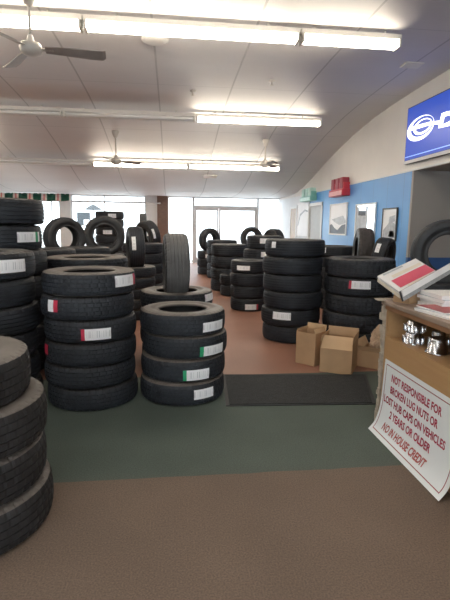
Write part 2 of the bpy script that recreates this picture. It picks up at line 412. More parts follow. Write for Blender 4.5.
# double entrance doors
da, db, dm = pX(193), pX(257), pX(218)
dr = struct(MB().box(da-0.04, da+0.05, YF-0.06, YF+0.08, 0, 2.1).box(db-0.05, db+0.04, YF-0.06, YF+0.08, 0, 2.1).box(da+0.05, db-0.05, YF-0.06, YF+0.08, 2.03, 2.1).build('door_1', M['alu']))
for a, b, hx in ((da+0.05, dm, dm-0.12), (dm, db-0.05, dm+0.12)):
    lf = MB().box(a+0.005, a+0.07, YF-0.02, YF+0.03, 0.01, 2.03).box(b-0.07, b-0.005, YF-0.02, YF+0.03, 0.01, 2.03).box(a+0.07, b-0.07, YF-0.02, YF+0.03, 0.01, 0.2).box(a+0.07, b-0.07, YF-0.02, YF+0.03, 1.95, 2.03).build('door_leaf', M['alu'], dr)
    MB().box(a+0.06, b-0.06, YF, YF+0.008, 0.19, 1.96).build('pane', M['glass'], lf)
    MB().tube((hx, YF-0.06, 0.9), (hx, YF-0.06, 1.2), 0.014).build('door_handle', M['silver'], lf)
struct(MB().box(-40, 40, YF+0.15, 90, -0.15, -0.03).build('ground', M['outdoor']))

# --------------------------------------------------------- world and light
w = bpy.data.worlds.new('sky'); sc.world = w; w.use_nodes = True
nt = w.node_tree; bg = nt.nodes['Background']
bg.inputs['Color'].default_value = (0.90, 0.95, 1.0, 1); bg.inputs['Strength'].default_value = 5.0

# --------------------------------------------------------------- fluorescents
def fixture(x0, x1, Y, lit, label, group=None):
    z = min(ceil_z(Y-0.1), ceil_z(Y+0.1))
    t = thing('fluorescent_strip_light', label, 'ceiling light', ((x0+x1)/2, Y, z), 0, group)
    h = (x1-x0)/2-0.004
    MB().box(-h, h, -0.055, 0.055, -0.10, -0.045).build('channel', M['fixture'], t)
    for x in (-h*0.7, h*0.7): MB().tube((x, 0, -0.046), (x, 0, 0.0), 0.012).build('hanger', M['fixture'], t)
    for s in (-1, 1):
        MB().tube((-h+0.03, s*0.045, -0.152), (h-0.03, s*0.045, -0.152), 0.03, 12).build('tube', M['tube'] if lit else M['tubeoff'], t)
    for s in (-1, 1):
        x = s*(h-0.025)
        MB().box(x-0.012, x+0.012, -0.085, 0.085, -0.19, -0.1005).build('socket', M['fixture'], t)
    return t
g = None
LY = 5.55
fixture(1.48, 2.70, LY, True, 'short lit fluorescent light at the right end of the nearest row')
fixture(-0.95, 1.48, LY, True, 'long lit fluorescent light in the middle of the nearest row')
fixture(-3.38, -0.95, LY, True, 'lit fluorescent light behind the big near fan, nearest row')
fixture(-5.8, -3.38, LY, True, 'lit fluorescent light left of the near fan, nearest row')
fixture(0.46, 2.92, 9.1, True, 'only lit fluorescent light of the middle row')
fixture(-1.98, 0.46, 9.1, False, 'unlit fluorescent light beside the lit one in the middle row')
fixture(-4.43, -1.98, 9.1, False, 'unlit fluorescent light at the left of the middle row')
fixture(0.42, 2.8, 12.0, True, 'lit fluorescent light at the right end of the farthest row')
fixture(-1.95, 0.42, 12.0, True, 'lit fluorescent light behind the far left fan, farthest row')
fixture(-4.3, -1.95, 12.0, False, 'unlit fluorescent light in the farthest row, left of the fan')
fixture(-6.7, -4.3, 12.0, True, 'lit fluorescent light at the far left end of the farthest row')

for nm, y in (('added_fill_light', 1.5), ('added_fill_light', -1.8)):  # unseen area lights, added behind the near row to brighten the foreground
    ld = bpy.data.lights.new(nm, 'AREA'); ld.shape = 'RECTANGLE'; ld.size = 7.0; ld.size_y = 0.25; ld.energy = 42; ld.color = (1.0, 0.9, 0.76)
    lo_ = bpy.data.objects.new(nm, ld); C.objects.link(lo_); lo_.location = (-1.2, y, 3.6)
# ----------------------------------------------------------------------- fans
def fan(X, Y, drop, blen, ang0, label, n=3):
    z = ceil_z(Y)
    t = thing('ceiling_fan', label, 'ceiling fan', (X, Y, z))
    MB().lathe([(0, 0.02), (0.075, 0.02), (0.075, -0.02), (0.045, -0.11), (0.02, -0.13), (0, -0.13)], 20).build('canopy', M['fan'], t)
    MB().tube((0, 0, -0.12), (0, 0, -drop+0.06), 0.014).build('downrod', M['fan'], t)
    MB().lathe([(0, -drop+0.13), (0.025, -drop+0.12), (0.04, -drop+0.06), (0.10, -drop+0.04), (0.115, -drop), (0.10, -drop-0.05), (0.05, -drop-0.075), (0, -drop-0.08)], 24).build('motor', M['fan'], t)
    for k in range(n):
        a = ang0+k*2*PI/n
        rot = Matrix.Translation((0, 0, -drop-0.01)) @ Matrix.Rotation(a, 4, 'Z') @ Matrix.Rotation(math.radians(-16), 4, 'X')
        mb = MB()
        # a tapered, drooping blade
        secs = [(0.14, .05, 0), (0.3, .062, 0.0), (0.45*blen+0.1, .068, -0.005), (0.8*blen, .074, -0.012), (blen-0.03, .076, -0.01), (blen, .062, 0.005)]
        prev = None
        for x, hw, dz in secs:
            cur = [mb.bm.verts.new(rot @ Vector(v)) for v in ((x, -hw, dz+.004), (x, hw, dz+.004), (x, hw, dz-.004), (x, -hw, dz-.004))]
            if prev:
                for i in range(4): mb.bm.faces.new([prev[i], prev[(i+1) % 4], cur[(i+1) % 4], cur[i]])
            else: mb.bm.faces.new(cur)
            prev = cur
        mb.bm.faces.new(prev[::-1])
        bl = mb.build('blade', M['blade'], t)
        MB().box(0.09, 0.22, -0.018, 0.018, -0.004, 0.012, rot=rot).build('blade_arm', M['fan'], bl)
    return t
FY = 5.2
pf = atY(31, 48, FY)
fan(pf.x, FY, ceil_z(FY)-pf.z, 0.74, math.radians(5), 'big white three-blade ceiling fan at the upper left')
p = atY(116, 161, 10.4)
fan(p.x, 10.4, ceil_z(10.4)-p.z, 0.55, math.radians(15), 'small ceiling fan hanging left of centre before the farthest lights')
p = atY(265, 164, 10.6)
fan(p.x, 10.6, ceil_z(10.6)-p.z, 0.5, math.radians(165), 'small ceiling fan near the right end of the farthest lights')

# ---------------------------------------------------------- ceiling fittings
p = atZ(155, 38, 3.69)
tag(MB().lathe([(0, 0.01), (0.17, 0.01), (0.17, -0.012), (0.10, -0.04), (0, -0.045)], 28).build('round_ceiling_diffuser', M['vent'], loc=(p.x, p.y, ceil_z(p.y)-0.005)), 'round white diffuser on the ceiling below the nearest light row', 'vent')
def vent(px, py, wx, wy, label):
    Y = 8.0
    for _ in range(30):
        p = atY(px, py, Y); Y += (ceil_z(Y)-p.z)*(-1.5) if False else (0.0)
        # march outward until the ray meets the curved ceiling
        break
    Y = 3.0
    while atY(px, py, Y).z < ceil_z(Y): Y += 0.02
    p = atY(px, py, Y); sl = math.atan2(ceil_z(Y+0.2)-ceil_z(Y-0.2), 0.4)
    t = thing('ceiling_vent', label, 'vent', (p.x, Y, ceil_z(Y)-0.002)); t.rotation_euler = (sl, 0, 0)
    MB().box(-wx, wx, -wy, -wy+0.02, -0.02, 0).box(-wx, wx, wy-0.02, wy, -0.02, 0).box(-wx, -wx+0.02, -wy, wy, -0.02, 0).box(wx-0.02, wx, -wy, wy, -0.02, 0).build('frame', M['vent'], t)
    n = max(3, int(wy/0.025))
    for k in range(n):
        y = -wy+0.02+(2*wy-0.04)*(k+0.5)/n
        MB().box(-wx+0.02, wx-0.02, y-0.012, y+0.008, -0.016, -0.008).build('slat', M['vent'], t)
vent(412, 64, 0.13, 0.10, 'small rectangular ceiling vent above the blue screen')
vent(210, 176, 0.2, 0.12, 'rectangular ceiling vent beyond the farthest light row')
def sprinkler(px, py, label):
    Y = 3.0
    while atY(px, py, Y).z < ceil_z(Y)-0.03: Y += 0.02
    p = atY(px, py, Y)
    tag(MB().lathe([(0, 0.04), (0.05, 0.04), (0.05, 0.02), (0.015, 0.012), (0.015, -0.03), (0.03, -0.035), (0.03, -0.04), (0, -0.042)], 14).build('fire_sprinkler', M['fan'], loc=(p.x, Y, ceil_z(Y)-0.035)), label, 'sprinkler')
sprinkler(193, 92, 'small white sprinkler head above the lit middle-row light')
sprinkler(272, 82, 'small white sprinkler head on the ceiling seam right of centre')
sprinkler(65, 114, 'small white sprinkler head under the unlit middle light row')

# ---------------------------------------------------------------------- tires
TC = {}
def tread_mesh(R, W, style, seg, mt):
    key = ('t', round(R, 3), round(W, 3), style, seg, mt)
    if key in TC: return TC[key]
    bm = bmesh.new()
    t0, t1 = 0.075, 0.925
    nr = {'hwy': 5, 'rib': 6, 'at': 4}[style]
    gw = {'hwy': 0.035, 'rib': 0.03, 'at': 0.045}[style]
    zs = []
    span = t1-t0; rw = (span-gw*(nr-1))/nr
    z = t0
    for k in range(nr):
        zs += [(z, 1, k), (z+rw*0.5, 1, k), (z+rw, 1, k)]; z += rw
        if k < nr-1:
            zs += [(z+gw*0.25, 0, k), (z+gw*0.75, 0, k)]; z += gw
    dep = 0.0065*R/0.37
    per = {'hwy': 4, 'rib': 6, 'at': 4}[style]
    rings = []
    for (zz, hi_, k) in zs:
        ring = []
        x = (zz-0.5)/0.425
        base = R-0.007*x*x*(R/0.37)-0.005*max(0, abs(x)-0.75)/0.25
        for i in range(seg):
            dd = 0
            if not hi_: dd = dep
            else:
                ph = (i+k*2+(k % 2)) % per
                if style == 'hwy' and ph == 0 : dd = dep*0.6
                elif style == 'at' and ph == (0 if zz < 0.5 else 1): dd = dep*0.8
                elif style == 'rib' and ph == 0 and k in (0, nr-1): dd = dep*0.5
            a = 2*PI*i/seg
            ring.append(bm.verts.new(((base-dd)*math.cos(a), (base-dd)*math.sin(a), zz*W)))
        rings.append(ring)
    for a, b in zip(rings[:-1], rings[1:]):
        for i in range(seg):
            j = (i+1) % seg; bm.faces.new([a[i], a[j], b[j], b[i]])
    # inner liner
    pr = [(R*0.60, 0.07), (R*0.80, 0.06), (R*0.93, 0.16), (R*0.945, 0.5), (R*0.93, 0.84), (R*0.80, 0.94), (R*0.60, 0.93)]
    prev = None; s2 = 48
    for r, zz in pr:
        ring = [bm.verts.new((r*math.cos(2*PI*i/s2), r*math.sin(2*PI*i/s2), zz*W)) for i in range(s2)]
        if prev:
            for i in range(s2):
                f = bm.faces.new([prev[i], ring[i], ring[(i+1) % s2], prev[(i+1) % s2]]); f.material_index = 1; f.smooth = True
        prev = ring
    me = bpy.data.meshes.new('tread'); bm.to_mesh(me); bm.free()
    me.materials.append(M[mt]); me.materials.append(M['liner'])
    TC[key] = me; return me
def side_mesh(R, W, top, style, seg, mt):
    key = ('s', round(R, 3), round(W, 3), top, style, seg, mt)
    if key in TC: return TC[key]
    bm = bmesh.new()
    k = R/0.37
    e = R-0.007*k-0.005
    pr = [(e, 0.075), (e-0.004, 0.055), (e-0.012*k, 0.034), (e-0.026*k, 0.016), (R*0.86, 0.004), (R*0.80, 0.0), (R*0.74, 0.004), (R*0.735, 0.012), (R*0.72, 0.012), (R*0.715, 0.02), (R*0.66, 0.05), (R*0.615, 0.065), (R*0.605, 0.045), (R*0.575, 0.05), (R*0.555, 0.085), (R*0.55, 0.13), (R*0.57, 0.16), (R*0.60, 0.07)]
    prev = None
    for q, (r, z) in enumerate(pr):
        zz = (1-z if top else z)*W
        ring = []
        for i in range(seg):
            rr = r
            if q in (1, 2) and i % 4 == 0: rr -= (0.010 if style != 'at' else 0.012)*k
            if q == 3 and style == 'at' and i % 4 == 0: rr -= 0.006*k
            a = 2*PI*i/seg
            ring.append(bm.verts.new((rr*math.cos(a), rr*math.sin(a), zz)))
        if prev:
            for i in range(seg):
                j = (i+1) % seg
                f = bm.faces.new([prev[i], prev[j], ring[j], ring[i]] if top else [prev[i], ring[i], ring[j], prev[j]]); f.smooth = q > 3
        prev = ring
    me = bpy.data.meshes.new('sidewall'); bm.to_mesh(me); bm.free(); me.materials.append(M[mt])
    TC[key] = me; return me
def sticker_obj(R, a0, a1, z0, z1, ends, parent, W, slant=0.0):
    """curved paper label on the tread between angles a0..a1; ends: (fraction0, fraction1, colour) band"""
    bm = bmesh.new(); uv = bm.loops.layers.uv.new('uv'); n = 10
    us = sorted(set([i/n for i in range(n+1)] + ([ends[0], ends[1]] if ends else [])))
    cols = []
    for u in us:
        a = a0+(a1-a0)*u
        dz = slant*(u-0.5)
        def P(z, rr):
            x = (z/W-0.5)/0.425
            r = R-0.007*x*x*(R/0.37)-0.005*max(0, abs(x)-0.75)/0.25+rr
            return bm.verts.new((r*math.cos(a), r*math.sin(a), z))
        cols.append([P(z0+dz, 0.0035), P((z0+z1)/2+dz, 0.0035), P(z1+dz, 0.0035)])
    for i in range(len(us)-1):
        for j in range(2):
            f = bm.faces.new([cols[i][j], cols[i+1][j], cols[i+1][j+1], cols[i][j+1]])
            um = (us[i]+us[i+1])/2
            if ends and ends[0] <= um <= ends[1]: f.material_index = 1
            for l, (uu, vv) in zip(f.loops, ((us[i], j/2), (us[i+1], j/2), (us[i+1], (j+1)/2), (us[i], (j+1)/2))): l[uv].uv = (uu, vv)
    me = bpy.data.meshes.new('sticker'); bm.to_mesh(me); bm.free()
    me.materials.append(M['sticker']); me.materials.append(M[ends[2]] if ends else M['sticker'])
    o = bpy.data.objects.new('sticker', me); C.objects.link(o); o.parent = parent
    return o
def tire(R, W, style, seg, label, group, tm='tread', sm='side'):
    t = thing('tire', label, 'tire', group=group)
    for nm, me in (('tread', tread_mesh(R, W, style, seg, tm)), ('sidewall', side_mesh(R, W, False, style, seg, sm)), ('sidewall', side_mesh(R, W, True, style, seg, sm))):
        o = bpy.data.objects.new(nm, me); C.objects.link(o); o.parent = t
    return t

ORD = ['top', 'second', 'third', 'fourth', 'fifth', 'sixth', 'seventh', 'eighth', 'ninth']
STACKS = {}
def stack(key, X, Y, R, pitch, n, desc, style='hwy', seg=120, stickers=(), tm='tread', sm='side', jit=0.012, extra=None, wj=0.0, topsm=None, offs=None):
    """n tires piled flat; stickers: (index from top, x_left, x_right, y_mid, height_px, ends)"""
    tops = {}
    for s in stickers: tops.setdefault(s[0], []).append(s)
    group = 'tires of the ' + desc
    for k in range(n):
        ft = n-1-k                                   # index from the top
        od = ('top' if ft == 0 else 'bottom' if k == 0 else ORD[ft]+'-from-top')
        lab = '%s black tire of the %s' % (od, desc)
        if extra and ft in extra: lab = '%s tire %s, of the %s' % (od, extra[ft], desc)
        t = tire(R, pitch, style, seg, lab, group, tm, sm if not (topsm and ft == 0) else topsm)
        jx, jy = random.uniform(-jit, jit), random.uniform(-jit, jit)
        if wj: jx, jy = wj*math.cos(k*2.3+X*9), wj*math.sin(k*2.3+X*9)*0.6
        if offs: jx, jy = offs[ft]
        t.location = (X+jx, Y+jy, k*pitch)
        rz = random.uniform(0, 2*PI); t.rotation_euler = (0, 0, rz)
        for s in tops.get(ft, ()):
            _, xl, xr, ym, hp, ends = s
            res = []
            for px in (xl, xr):
                r = ray(px, ym); ox, oy = -(X+jx), -(Y+jy)
                A = r.x**2+r.y**2; B = 2*(r.x*ox+r.y*oy); Cc = ox*ox+oy*oy-R*R
                D = B*B-4*A*Cc
                tt = (-B-math.sqrt(max(0, D)))/(2*A)
                pt = Vector((0, 0, H))+r*tt
                res.append((math.atan2(pt.y-Y-jy, pt.x-X-jx), pt.z, tt))
            a0, a1 = res[0][0], res[1][0]
            if a1 < a0-PI: a1 += 2*PI
            if a0 < a1-PI: a0 += 2*PI
            dep_ = (res[0][2]+res[1][2])/2
            hh = hp*dep_/F
            zc = (res[0][1]+res[1][1])/2-k*pitch
            zc = min(max(zc, pitch*0.14+hh/2), pitch*0.86-hh/2)
            sticker_obj(R, a0-rz, a1-rz, zc-hh/2, zc+hh/2, ends, t, pitch)
    STACKS[key] = (X, Y, n*pitch, R)
def stand(X, Y, zb, R, W, axis_deg, label, style='hwy', seg=96, lean=0.0, hole=None, sticker=None, tm='tread', sm='side', twist=0.0):
    """a tire standing on its tread; hole = bead radius of the stack below it sinks into"""
    zc = zb+(math.sqrt(R*R-hole*hole) if hole else R)
    t = tire(R, W, style, seg, label, None, tm, sm)
    rot = Matrix.Rotation(math.radians(axis_deg), 4, 'Z') @ Matrix.Rotation(math.radians(90+lean), 4, 'Y')   # local Z -> world axis direction
    m = Matrix.Translation((X, Y, zc)) @ rot @ Matrix.Rotation(twist, 4, 'Z') @ Matrix.Translation((0, 0, -W/2))
    t.matrix_world = m
    if sticker:
        (px, py, wz, ha, ends) = sticker        # on the tread, wz along the axis, ha along the circumference (metres)
        # angle of the tread spot facing the camera at height py
        inv = m.inverted(); best = None
        for i in range(360):
            for zz in (0.25, 0.4, 0.5, 0.6, 0.75):
                a = 2*PI*i/360; q = m @ Vector((R*math.cos(a), R*math.sin(a), zz*W))
                nrm = (m.to_3x3() @ Vector((math.cos(a), math.sin(a), 0)))
                v = q-Vector((0, 0, H))
                if nrm.dot(v) > -0.05*v.length: continue
                c = Rm.transposed() @ v
                e = (225+F*c.x/-c.z-px)**2+(300-F*c.y/-c.z-py)**2
                if best is None or e < best[0]: best = (e, a, zz*W)
        _, a, zz = best
        sticker_obj(R, a-ha/R/2, a+ha/R/2, zz-wz/2, zz+wz/2, ends, t, W)
    return t

RED_R, RED_L, GRN_L = (0.82, 1.0, 'red'), (0.0, 0.12, 'red'), (0.0, 0.13, 'greenp')
def XY(px, Y): return atY(px, 256, Y).x
# --- left foreground
stack('A', -0.975, 2.10, 0.385, 0.207, 4, 'nearest left stack', 'hwy', 192, tm='treadbrown', sm='sidebrown', offs=[(-0.075, 0.0), (-0.012, 0.01), (-0.022, 0.0), (0.0, 0.0)])
stack('B', -1.435, 3.57, 0.395, 0.20, 6, 'stack left of the six-tire stack', 'rib', 144, stickers=[(0, -4, 25, 266, 13, (0.0, 0.3, 'sticker'))], extra={0: 'with a long white sticker'}, wj=0.012)
stack('C', -0.656, 3.68, 0.356, 0.175, 6, 'six-tire front stack', 'hwy', 168,
      stickers=[(0, 115, 134.5, 280, 11, RED_R), (1, 48, 57.5, 304.5, 12, (0.6, 1.0, 'red')), (2, 81, 111, 334, 11.5, RED_L), (3, 45.3, 48, 349, 10, (0, 1, 'red'))],
      extra={0: 'with a red-ended sticker at the right', 1: 'with a sticker at its left edge', 2: 'with a red-ended sticker in the middle', 3: 'with a red tag at the left edge'}, wj=0.009, jit=0, topsm='sidebrown')
stack('E', -1.63, 4.5, 0.42, 0.231, 7, 'tallest stack at the left', 'rib', 120, stickers=[(1, 17, 39, 237, 10, (0.75, 0.9, 'greenp'))], extra={1: 'with a white and green sticker'}, wj=0.02)
stack('D', XY(87, 4.95)+0.01, 4.95, 0.42, 0.178, 6, 'wide stack directly behind the six-tire stack', 'hwy', 96, sm='sidebrown')
stack('D2', -1.16, 6.35, 0.33, 0.183, 6, 'narrow stack before the two upright ring tires', 'rib', 72)
stack('D3', XY(45, 5.5), 5.5, 0.35, 0.186, 6, 'stack behind the tallest left stack', 'hwy', 72)
# --- front centre
stack('F', 0.084, 3.735, 0.352, 0.183, 4, 'four-tire front stack', 'hwy', 168,
      stickers=[(0, 203, 222, 325.5, 9.5, None), (1, 200, 222.5, 350, 10, GRN_L), (2, 183, 209, 375, 11, GRN_L), (3, 194, 213, 393, 10, None)],
      extra={0: 'with a plain white sticker and open hole', 1: 'with a green-ended sticker at the right', 2: 'with a green-ended sticker', 3: 'with a plain white sticker'}, sm='sidebrown', offs=[(0.0, 0.0), (0.02, 0.01), (0.004, 0.0), (-0.004, -0.02)])
stack('G', XY(176.5, 4.78), 4.78, 0.38, 0.184, 4, 'low stack carrying the upright grey tire', 'hwy', 120, stickers=[(0, 205, 213, 296, 7, None)], sm='sidebrown')
stand(XY(175.5, 4.7), 4.74, 0.736, 0.325, 0.245, 4, 'dusty grey tire standing upright with straight-grooved tread to the front', 'rib', 120, hole=0.20, tm='treadgrey', twist=0.1)
# --- left middle
stack('H1', XY(131, 7.0), 7.0, 0.36, 0.157, 5, 'stack under the upright tire with a vertical sticker', 'hwy', 72, sm='sidebrown')
stand(XY(135.5, 7.0), 6.95, 0.785, 0.325, 0.22, 12, 'upright tire with a vertical white sticker, left of the grey tire', 'rib', 84, hole=0.19, sticker=(135, 243, 0.055, 0.20, None))
stack('H2', XY(143, 8.35), 8.35, 0.37, 0.18, 6, 'stack behind the vertical-sticker tire', 'hwy', 72)
stack('H3', XY(148, 8.95), 9.15, 0.36, 0.186, 5, 'hidden stack under the slanting tire', 'hwy', 60)
stand(XY(148, 9.15), 9.15, 0.93, 0.31, 0.22, 38, 'slanting upright tire with a tilted sticker before the brick pier', 'hwy', 72, hole=0.19, lean=-10, sticker=(152.5, 234, 0.05, 0.19, None))
stack('I1', XY(66, 7.1), 7.1, 0.35, 0.186, 5, 'stack under the left upright ring tire', 'hwy', 60)
stand(XY(65.5, 7.1), 7.1, 0.93, 0.305, 0.22, -52, 'left upright ring tire facing the room below the striped awning', 'hwy', 84, hole=0.16)
stack('I2', -1.15, 7.75, 0.355, 0.184, 5, 'stack under the second upright ring tire', 'hwy', 60)
stand(XY(105, 7.75), 7.75, 0.92, 0.33, 0.21, -76, 'second upright ring tire, a labelled stack seen through it', 'hwy', 84, hole=0.16)
stack('J', XY(110.5, 11.5), 11.5, 0.345, 0.19, 9, 'tall far stack before the left window', 'hwy', 60, stickers=[(0, 108, 116, 215.8, 4, None), (2, 103, 112, 232.5, 4, None)], extra={0: 'with a small white sticker', 2: 'with a small white sticker'})
stack('K', XY(142, 12.3), 12.3, 0.34, 0.185, 6, 'far stack left of the brick pier', 'hwy', 60)
stand(XY(143.7, 12.3), 12.3, 1.11, 0.32, 0.19, 2, 'far tire standing edge-on beside the white pier', 'rib', 60, hole=0.18)
# --- right side
stack('R1', 1.495, 5.53, 0.368, 0.208, 6, 'tall stack behind cardboard boxes', 'rib', 144,
      stickers=[(0, 272, 276, 241, 6, None), (4, 273, 291, 312.5, 7.5, None)], extra={0: 'with a left-edge sticker', 4: 'with a white sticker'}, wj=0.014)
stack('R2', 2.225, 5.2, 0.405, 0.209, 5, 'block-tread stack behind the open box', 'at', 144, stickers=[(1, 349, 371, 282, 8, RED_L)], extra={1: 'with a red-ended sticker'}, wj=0.015)
stack('R3', 2.9, 6.55, 0.375, 0.18, 4, 'low stack by the blue wall under two upright tires', 'hwy', 72)
stand(XY(364.5, 6.7), 6.78, 0.72, 0.335, 0.235, -14, 'brownish upright tire before the mirror on the blue wall', 'at', 84, tm='treadworn', lean=3)
stand(XY(383.5, 6.3), 6.3, 0.72, 0.27, 0.2, -44, 'small upright tire with a white sticker against the blue wall', 'hwy', 84, sticker=(378, 248, 0.06, 0.14, None), lean=6)
stack('RL', XY(336, 7.7), 7.7, 0.36, 0.18, 6, 'far stack between the two large right stacks', 'hwy', 72, stickers=[(0, 320.5, 326, 250, 5, None)])
stack('M1', 1.28, 7.576, 0.305, 0.21, 4, 'aisle stack stickered high and low', 'rib', 96,
      stickers=[(0, 237, 250, 268, 4.5, None), (3, 245, 258, 307, 5.5, (0.85, 1.0, 'red'))], extra={0: 'with a white sticker', 3: 'with a pink-ended sticker'})
stack('M2', XY(263, 8.45), 8.45, 0.34, 0.246, 5, 'stack behind the twice-stickered aisle stack', 'hwy', 84, stickers=[(0, 260, 272, 241, 5, None), (1, 261, 272, 254.5, 5, None)], extra={0: 'with a white sticker', 1: 'with a white sticker'}, wj=0.03)
stack('M3', XY(244, 11.5), 11.5, 0.325, 0.205, 4, 'far low stack in the middle of the right group', 'hwy', 60)
stack('M4', XY(235.5, 9.2), 9.2, 0.31, 0.215, 2, 'two-tire stack beside the aisle', 'hwy', 72)
stack('M5', 1.229, 9.955, 0.395, 0.252, 4, 'broad aisle stack of four in the middle distance', 'hwy', 84)
stack('M6', XY(222, 12.3), 12.3, 0.41, 0.204, 5, 'far aisle stack with five tires', 'hwy', 60)
stack('M7', XY(210, 13.3), 13.3, 0.375, 0.226, 3, 'farthest low aisle stack near the doors', 'hwy', 60, stickers=[(0, 205.5, 210, 263, 3.5, None)])
stand(XY(209.5, 13.3), 13.3, 0.68, 0.345, 0.22, -55, 'upright ring tire on the farthest aisle stack', 'hwy', 72, hole=0.16)
stack('M8', XY(251, 13.4), 13.4, 0.36, 0.187, 4, 'far stack under the upright ring tire by the doors', 'hwy', 60)
stand(XY(251, 13.4), 13.4, 0.75, 0.335, 0.2, -80, 'upright ring tire seen against the bright entrance doors', 'hwy', 72, hole=0.16)
stack('M9', XY(273, 11.2), 11.2, 0.36, 0.2, 4, 'far stack behind the tall right stack', 'hwy', 60)
stand(XY(273, 11.2), 11.2, 0.8, 0.30, 0.24, 30, 'upright far tire peeking over the right group', 'hwy', 60, hole=0.17)
stack('P', 3.06, 4.95, 0.36, 0.2, 4, 'stack behind the wooden counter', 'hwy', 60)
stand(3.08, 4.85, 0.8, 0.375, 0.2, -108, 'upright tire behind the counter, cut by the right edge', 'rib', 120, hole=0.19)

# ----------------------------------------------------------------- floor mat
mp = [atZ(222, 375, 0), atZ(366, 375, 0), atZ(376, 404.5, 0), atZ(226, 406.5, 0)]
t = thing('door_mat', 'black rectangular floor mat between the four-tire stack and the counter', 'mat', (0, 0, 0))
cx = sum((v for v in mp), Vector())/4
ins = [cx+(v-cx)*0.955 for v in mp]
MB().slab([Vector((v.x, v.y, 0.001)) for v in mp], (0, 0, 0.006)).build('border', M['matedge'], t)
MB().slab([Vector((v.x, v.y, 0.0072)) for v in ins], (0, 0, 0.005)).build('pile', M['mat'], t)

# -------------------------------------------------------------- cardboard boxes
def carton(loc, rz, w, dd, h, label, front_h=None, flaps=()):
    """open carton, local -Y faces the viewer; flaps: (side, length, tilt_deg outward from vertical)"""
    t = thing('cardboard_box', label, 'box', loc, math.radians(rz))
    th = 0.005; fh = front_h or h
    mb = MB()
    mb.box(-w/2, w/2, -dd/2, dd/2, 0, th)
    mb.box(-w/2, w/2, -dd/2, -dd/2+th, th, fh).box(-w/2, w/2, dd/2-th, dd/2, th, h)
    mb.box(-w/2, -w/2+th, -dd/2+th, dd/2-th, th, h).box(w/2-th, w/2, -dd/2+th, dd/2-th, th, h)
    mb.build('carton_body', M['card'], t)
    for side, ln, tilt, z in flaps:
        a = math.radians(tilt); o, u = math.sin(a)*ln, math.cos(a)*ln
        if side == 'front': pts = [(-w/2, -dd/2, z), (w/2, -dd/2, z), (w/2, -dd/2-o, z+u), (-w/2, -dd/2-o, z+u)]; n = (0, th, 0)
        if side == 'back': pts = [(-w/2, dd/2, z), (w/2, dd/2, z), (w/2, dd/2+o, z+u), (-w/2, dd/2+o, z+u)]; n = (0, -th, 0)
        if side == 'left': pts = [(-w/2, -dd/2, z), (-w/2, dd/2, z), (-w/2-o, dd/2, z+u), (-w/2-o, -dd/2, z+u)]; n = (th, 0, 0)
        if side == 'right': pts = [(w/2, -dd/2, z), (w/2, dd/2, z), (w/2+o, dd/2, z+u), (w/2+o, -dd/2, z+u)]; n = (-th, 0, 0)
        MB().slab([Vector(p) for p in pts], n).build('flap', M['cardin'], t)
    return t
a, b = atZ(319, 371.5, 0), atZ(349.5, 374, 0)
rz2 = -31; w2 = 0.305; c2 = a+Vector((math.cos(math.radians(rz2)), math.sin(math.radians(rz2)), 0))*w2/2
dv = Vector((-math.sin(math.radians(rz2)), math.cos(math.radians(rz2)), 0))
carton(c2+dv*0.19, rz2, w2, 0.36, 0.30, 'open cardboard box at the front, its inside flap showing', front_h=0.24, flaps=[('front', 0.14, -40, 0.24), ('back', 0.09, 3, 0.30), ('left', 0.06, -10, 0.30), ('right', 0.07, 4, 0.30)])
a, b = atZ(295.5, 362.5, 0), atZ(317, 367.5, 0)
c1 = (a+b)/2; rz1 = math.degrees(math.atan2(b.y-a.y, b.x-a.x)); w1 = (b-a).length
dv = Vector((-math.sin(math.radians(rz1)), math.cos(math.radians(rz1)), 0))
carton(c1+dv*0.125+Vector((-0.02, 0.01, 0)), rz1, w1-0.03, 0.22, 0.335, 'narrow upright cardboard box left of the open one', flaps=[('back', 0.06, 10, 0.335), ('right', 0.05, -25, 0.335), ('left', 0.03, -20, 0.335)])
pb = atZ(381, 371, 0)
t3 = carton((2.13, 4.30, 0), -42, 0.40, 0.34, 0.17, 'low cardboard box behind the counter end with crumpled paper in it', flaps=[('left', 0.09, 28, 0.17), ('front', 0.06, 30, 0.17)])
# crumpled kraft paper
bm = bmesh.new(); bmesh.ops.create_icosphere(bm, subdivisions=4, radius=1)
rnd = random.Random(3); dirs = [Vector((rnd.gauss(0, 1), rnd.gauss(0, 1), rnd.gauss(0, 1))).normalized() for _ in range(40)]
offs = [rnd.uniform(0.45, 1.0) for _ in dirs]
for v in bm.verts:
    n = v.co.normalized(); r = 1.25
    for dd, o in zip(dirs, offs):
        c = n.dot(dd)
        if c > 0.25: r = min(r, o/c)
    r *= rnd.uniform(0.86, 1.1)
    v.co = Vector((n.x*r*0.115, n.y*r*0.10, n.z*r*0.23))
me = bpy.data.meshes.new('crumpled_paper'); bm.to_mesh(me); bm.free(); me.materials.append(M['kraft'])
o = bpy.data.objects.new('crumpled_paper', me); C.objects.link(o); o.location = (2.10, 4.36, 0.27); o.rotation_euler = (0.2, 0.25, 0.4)
tag(o, 'crumpled brown packing paper sticking out of the low cardboard box', 'paper')

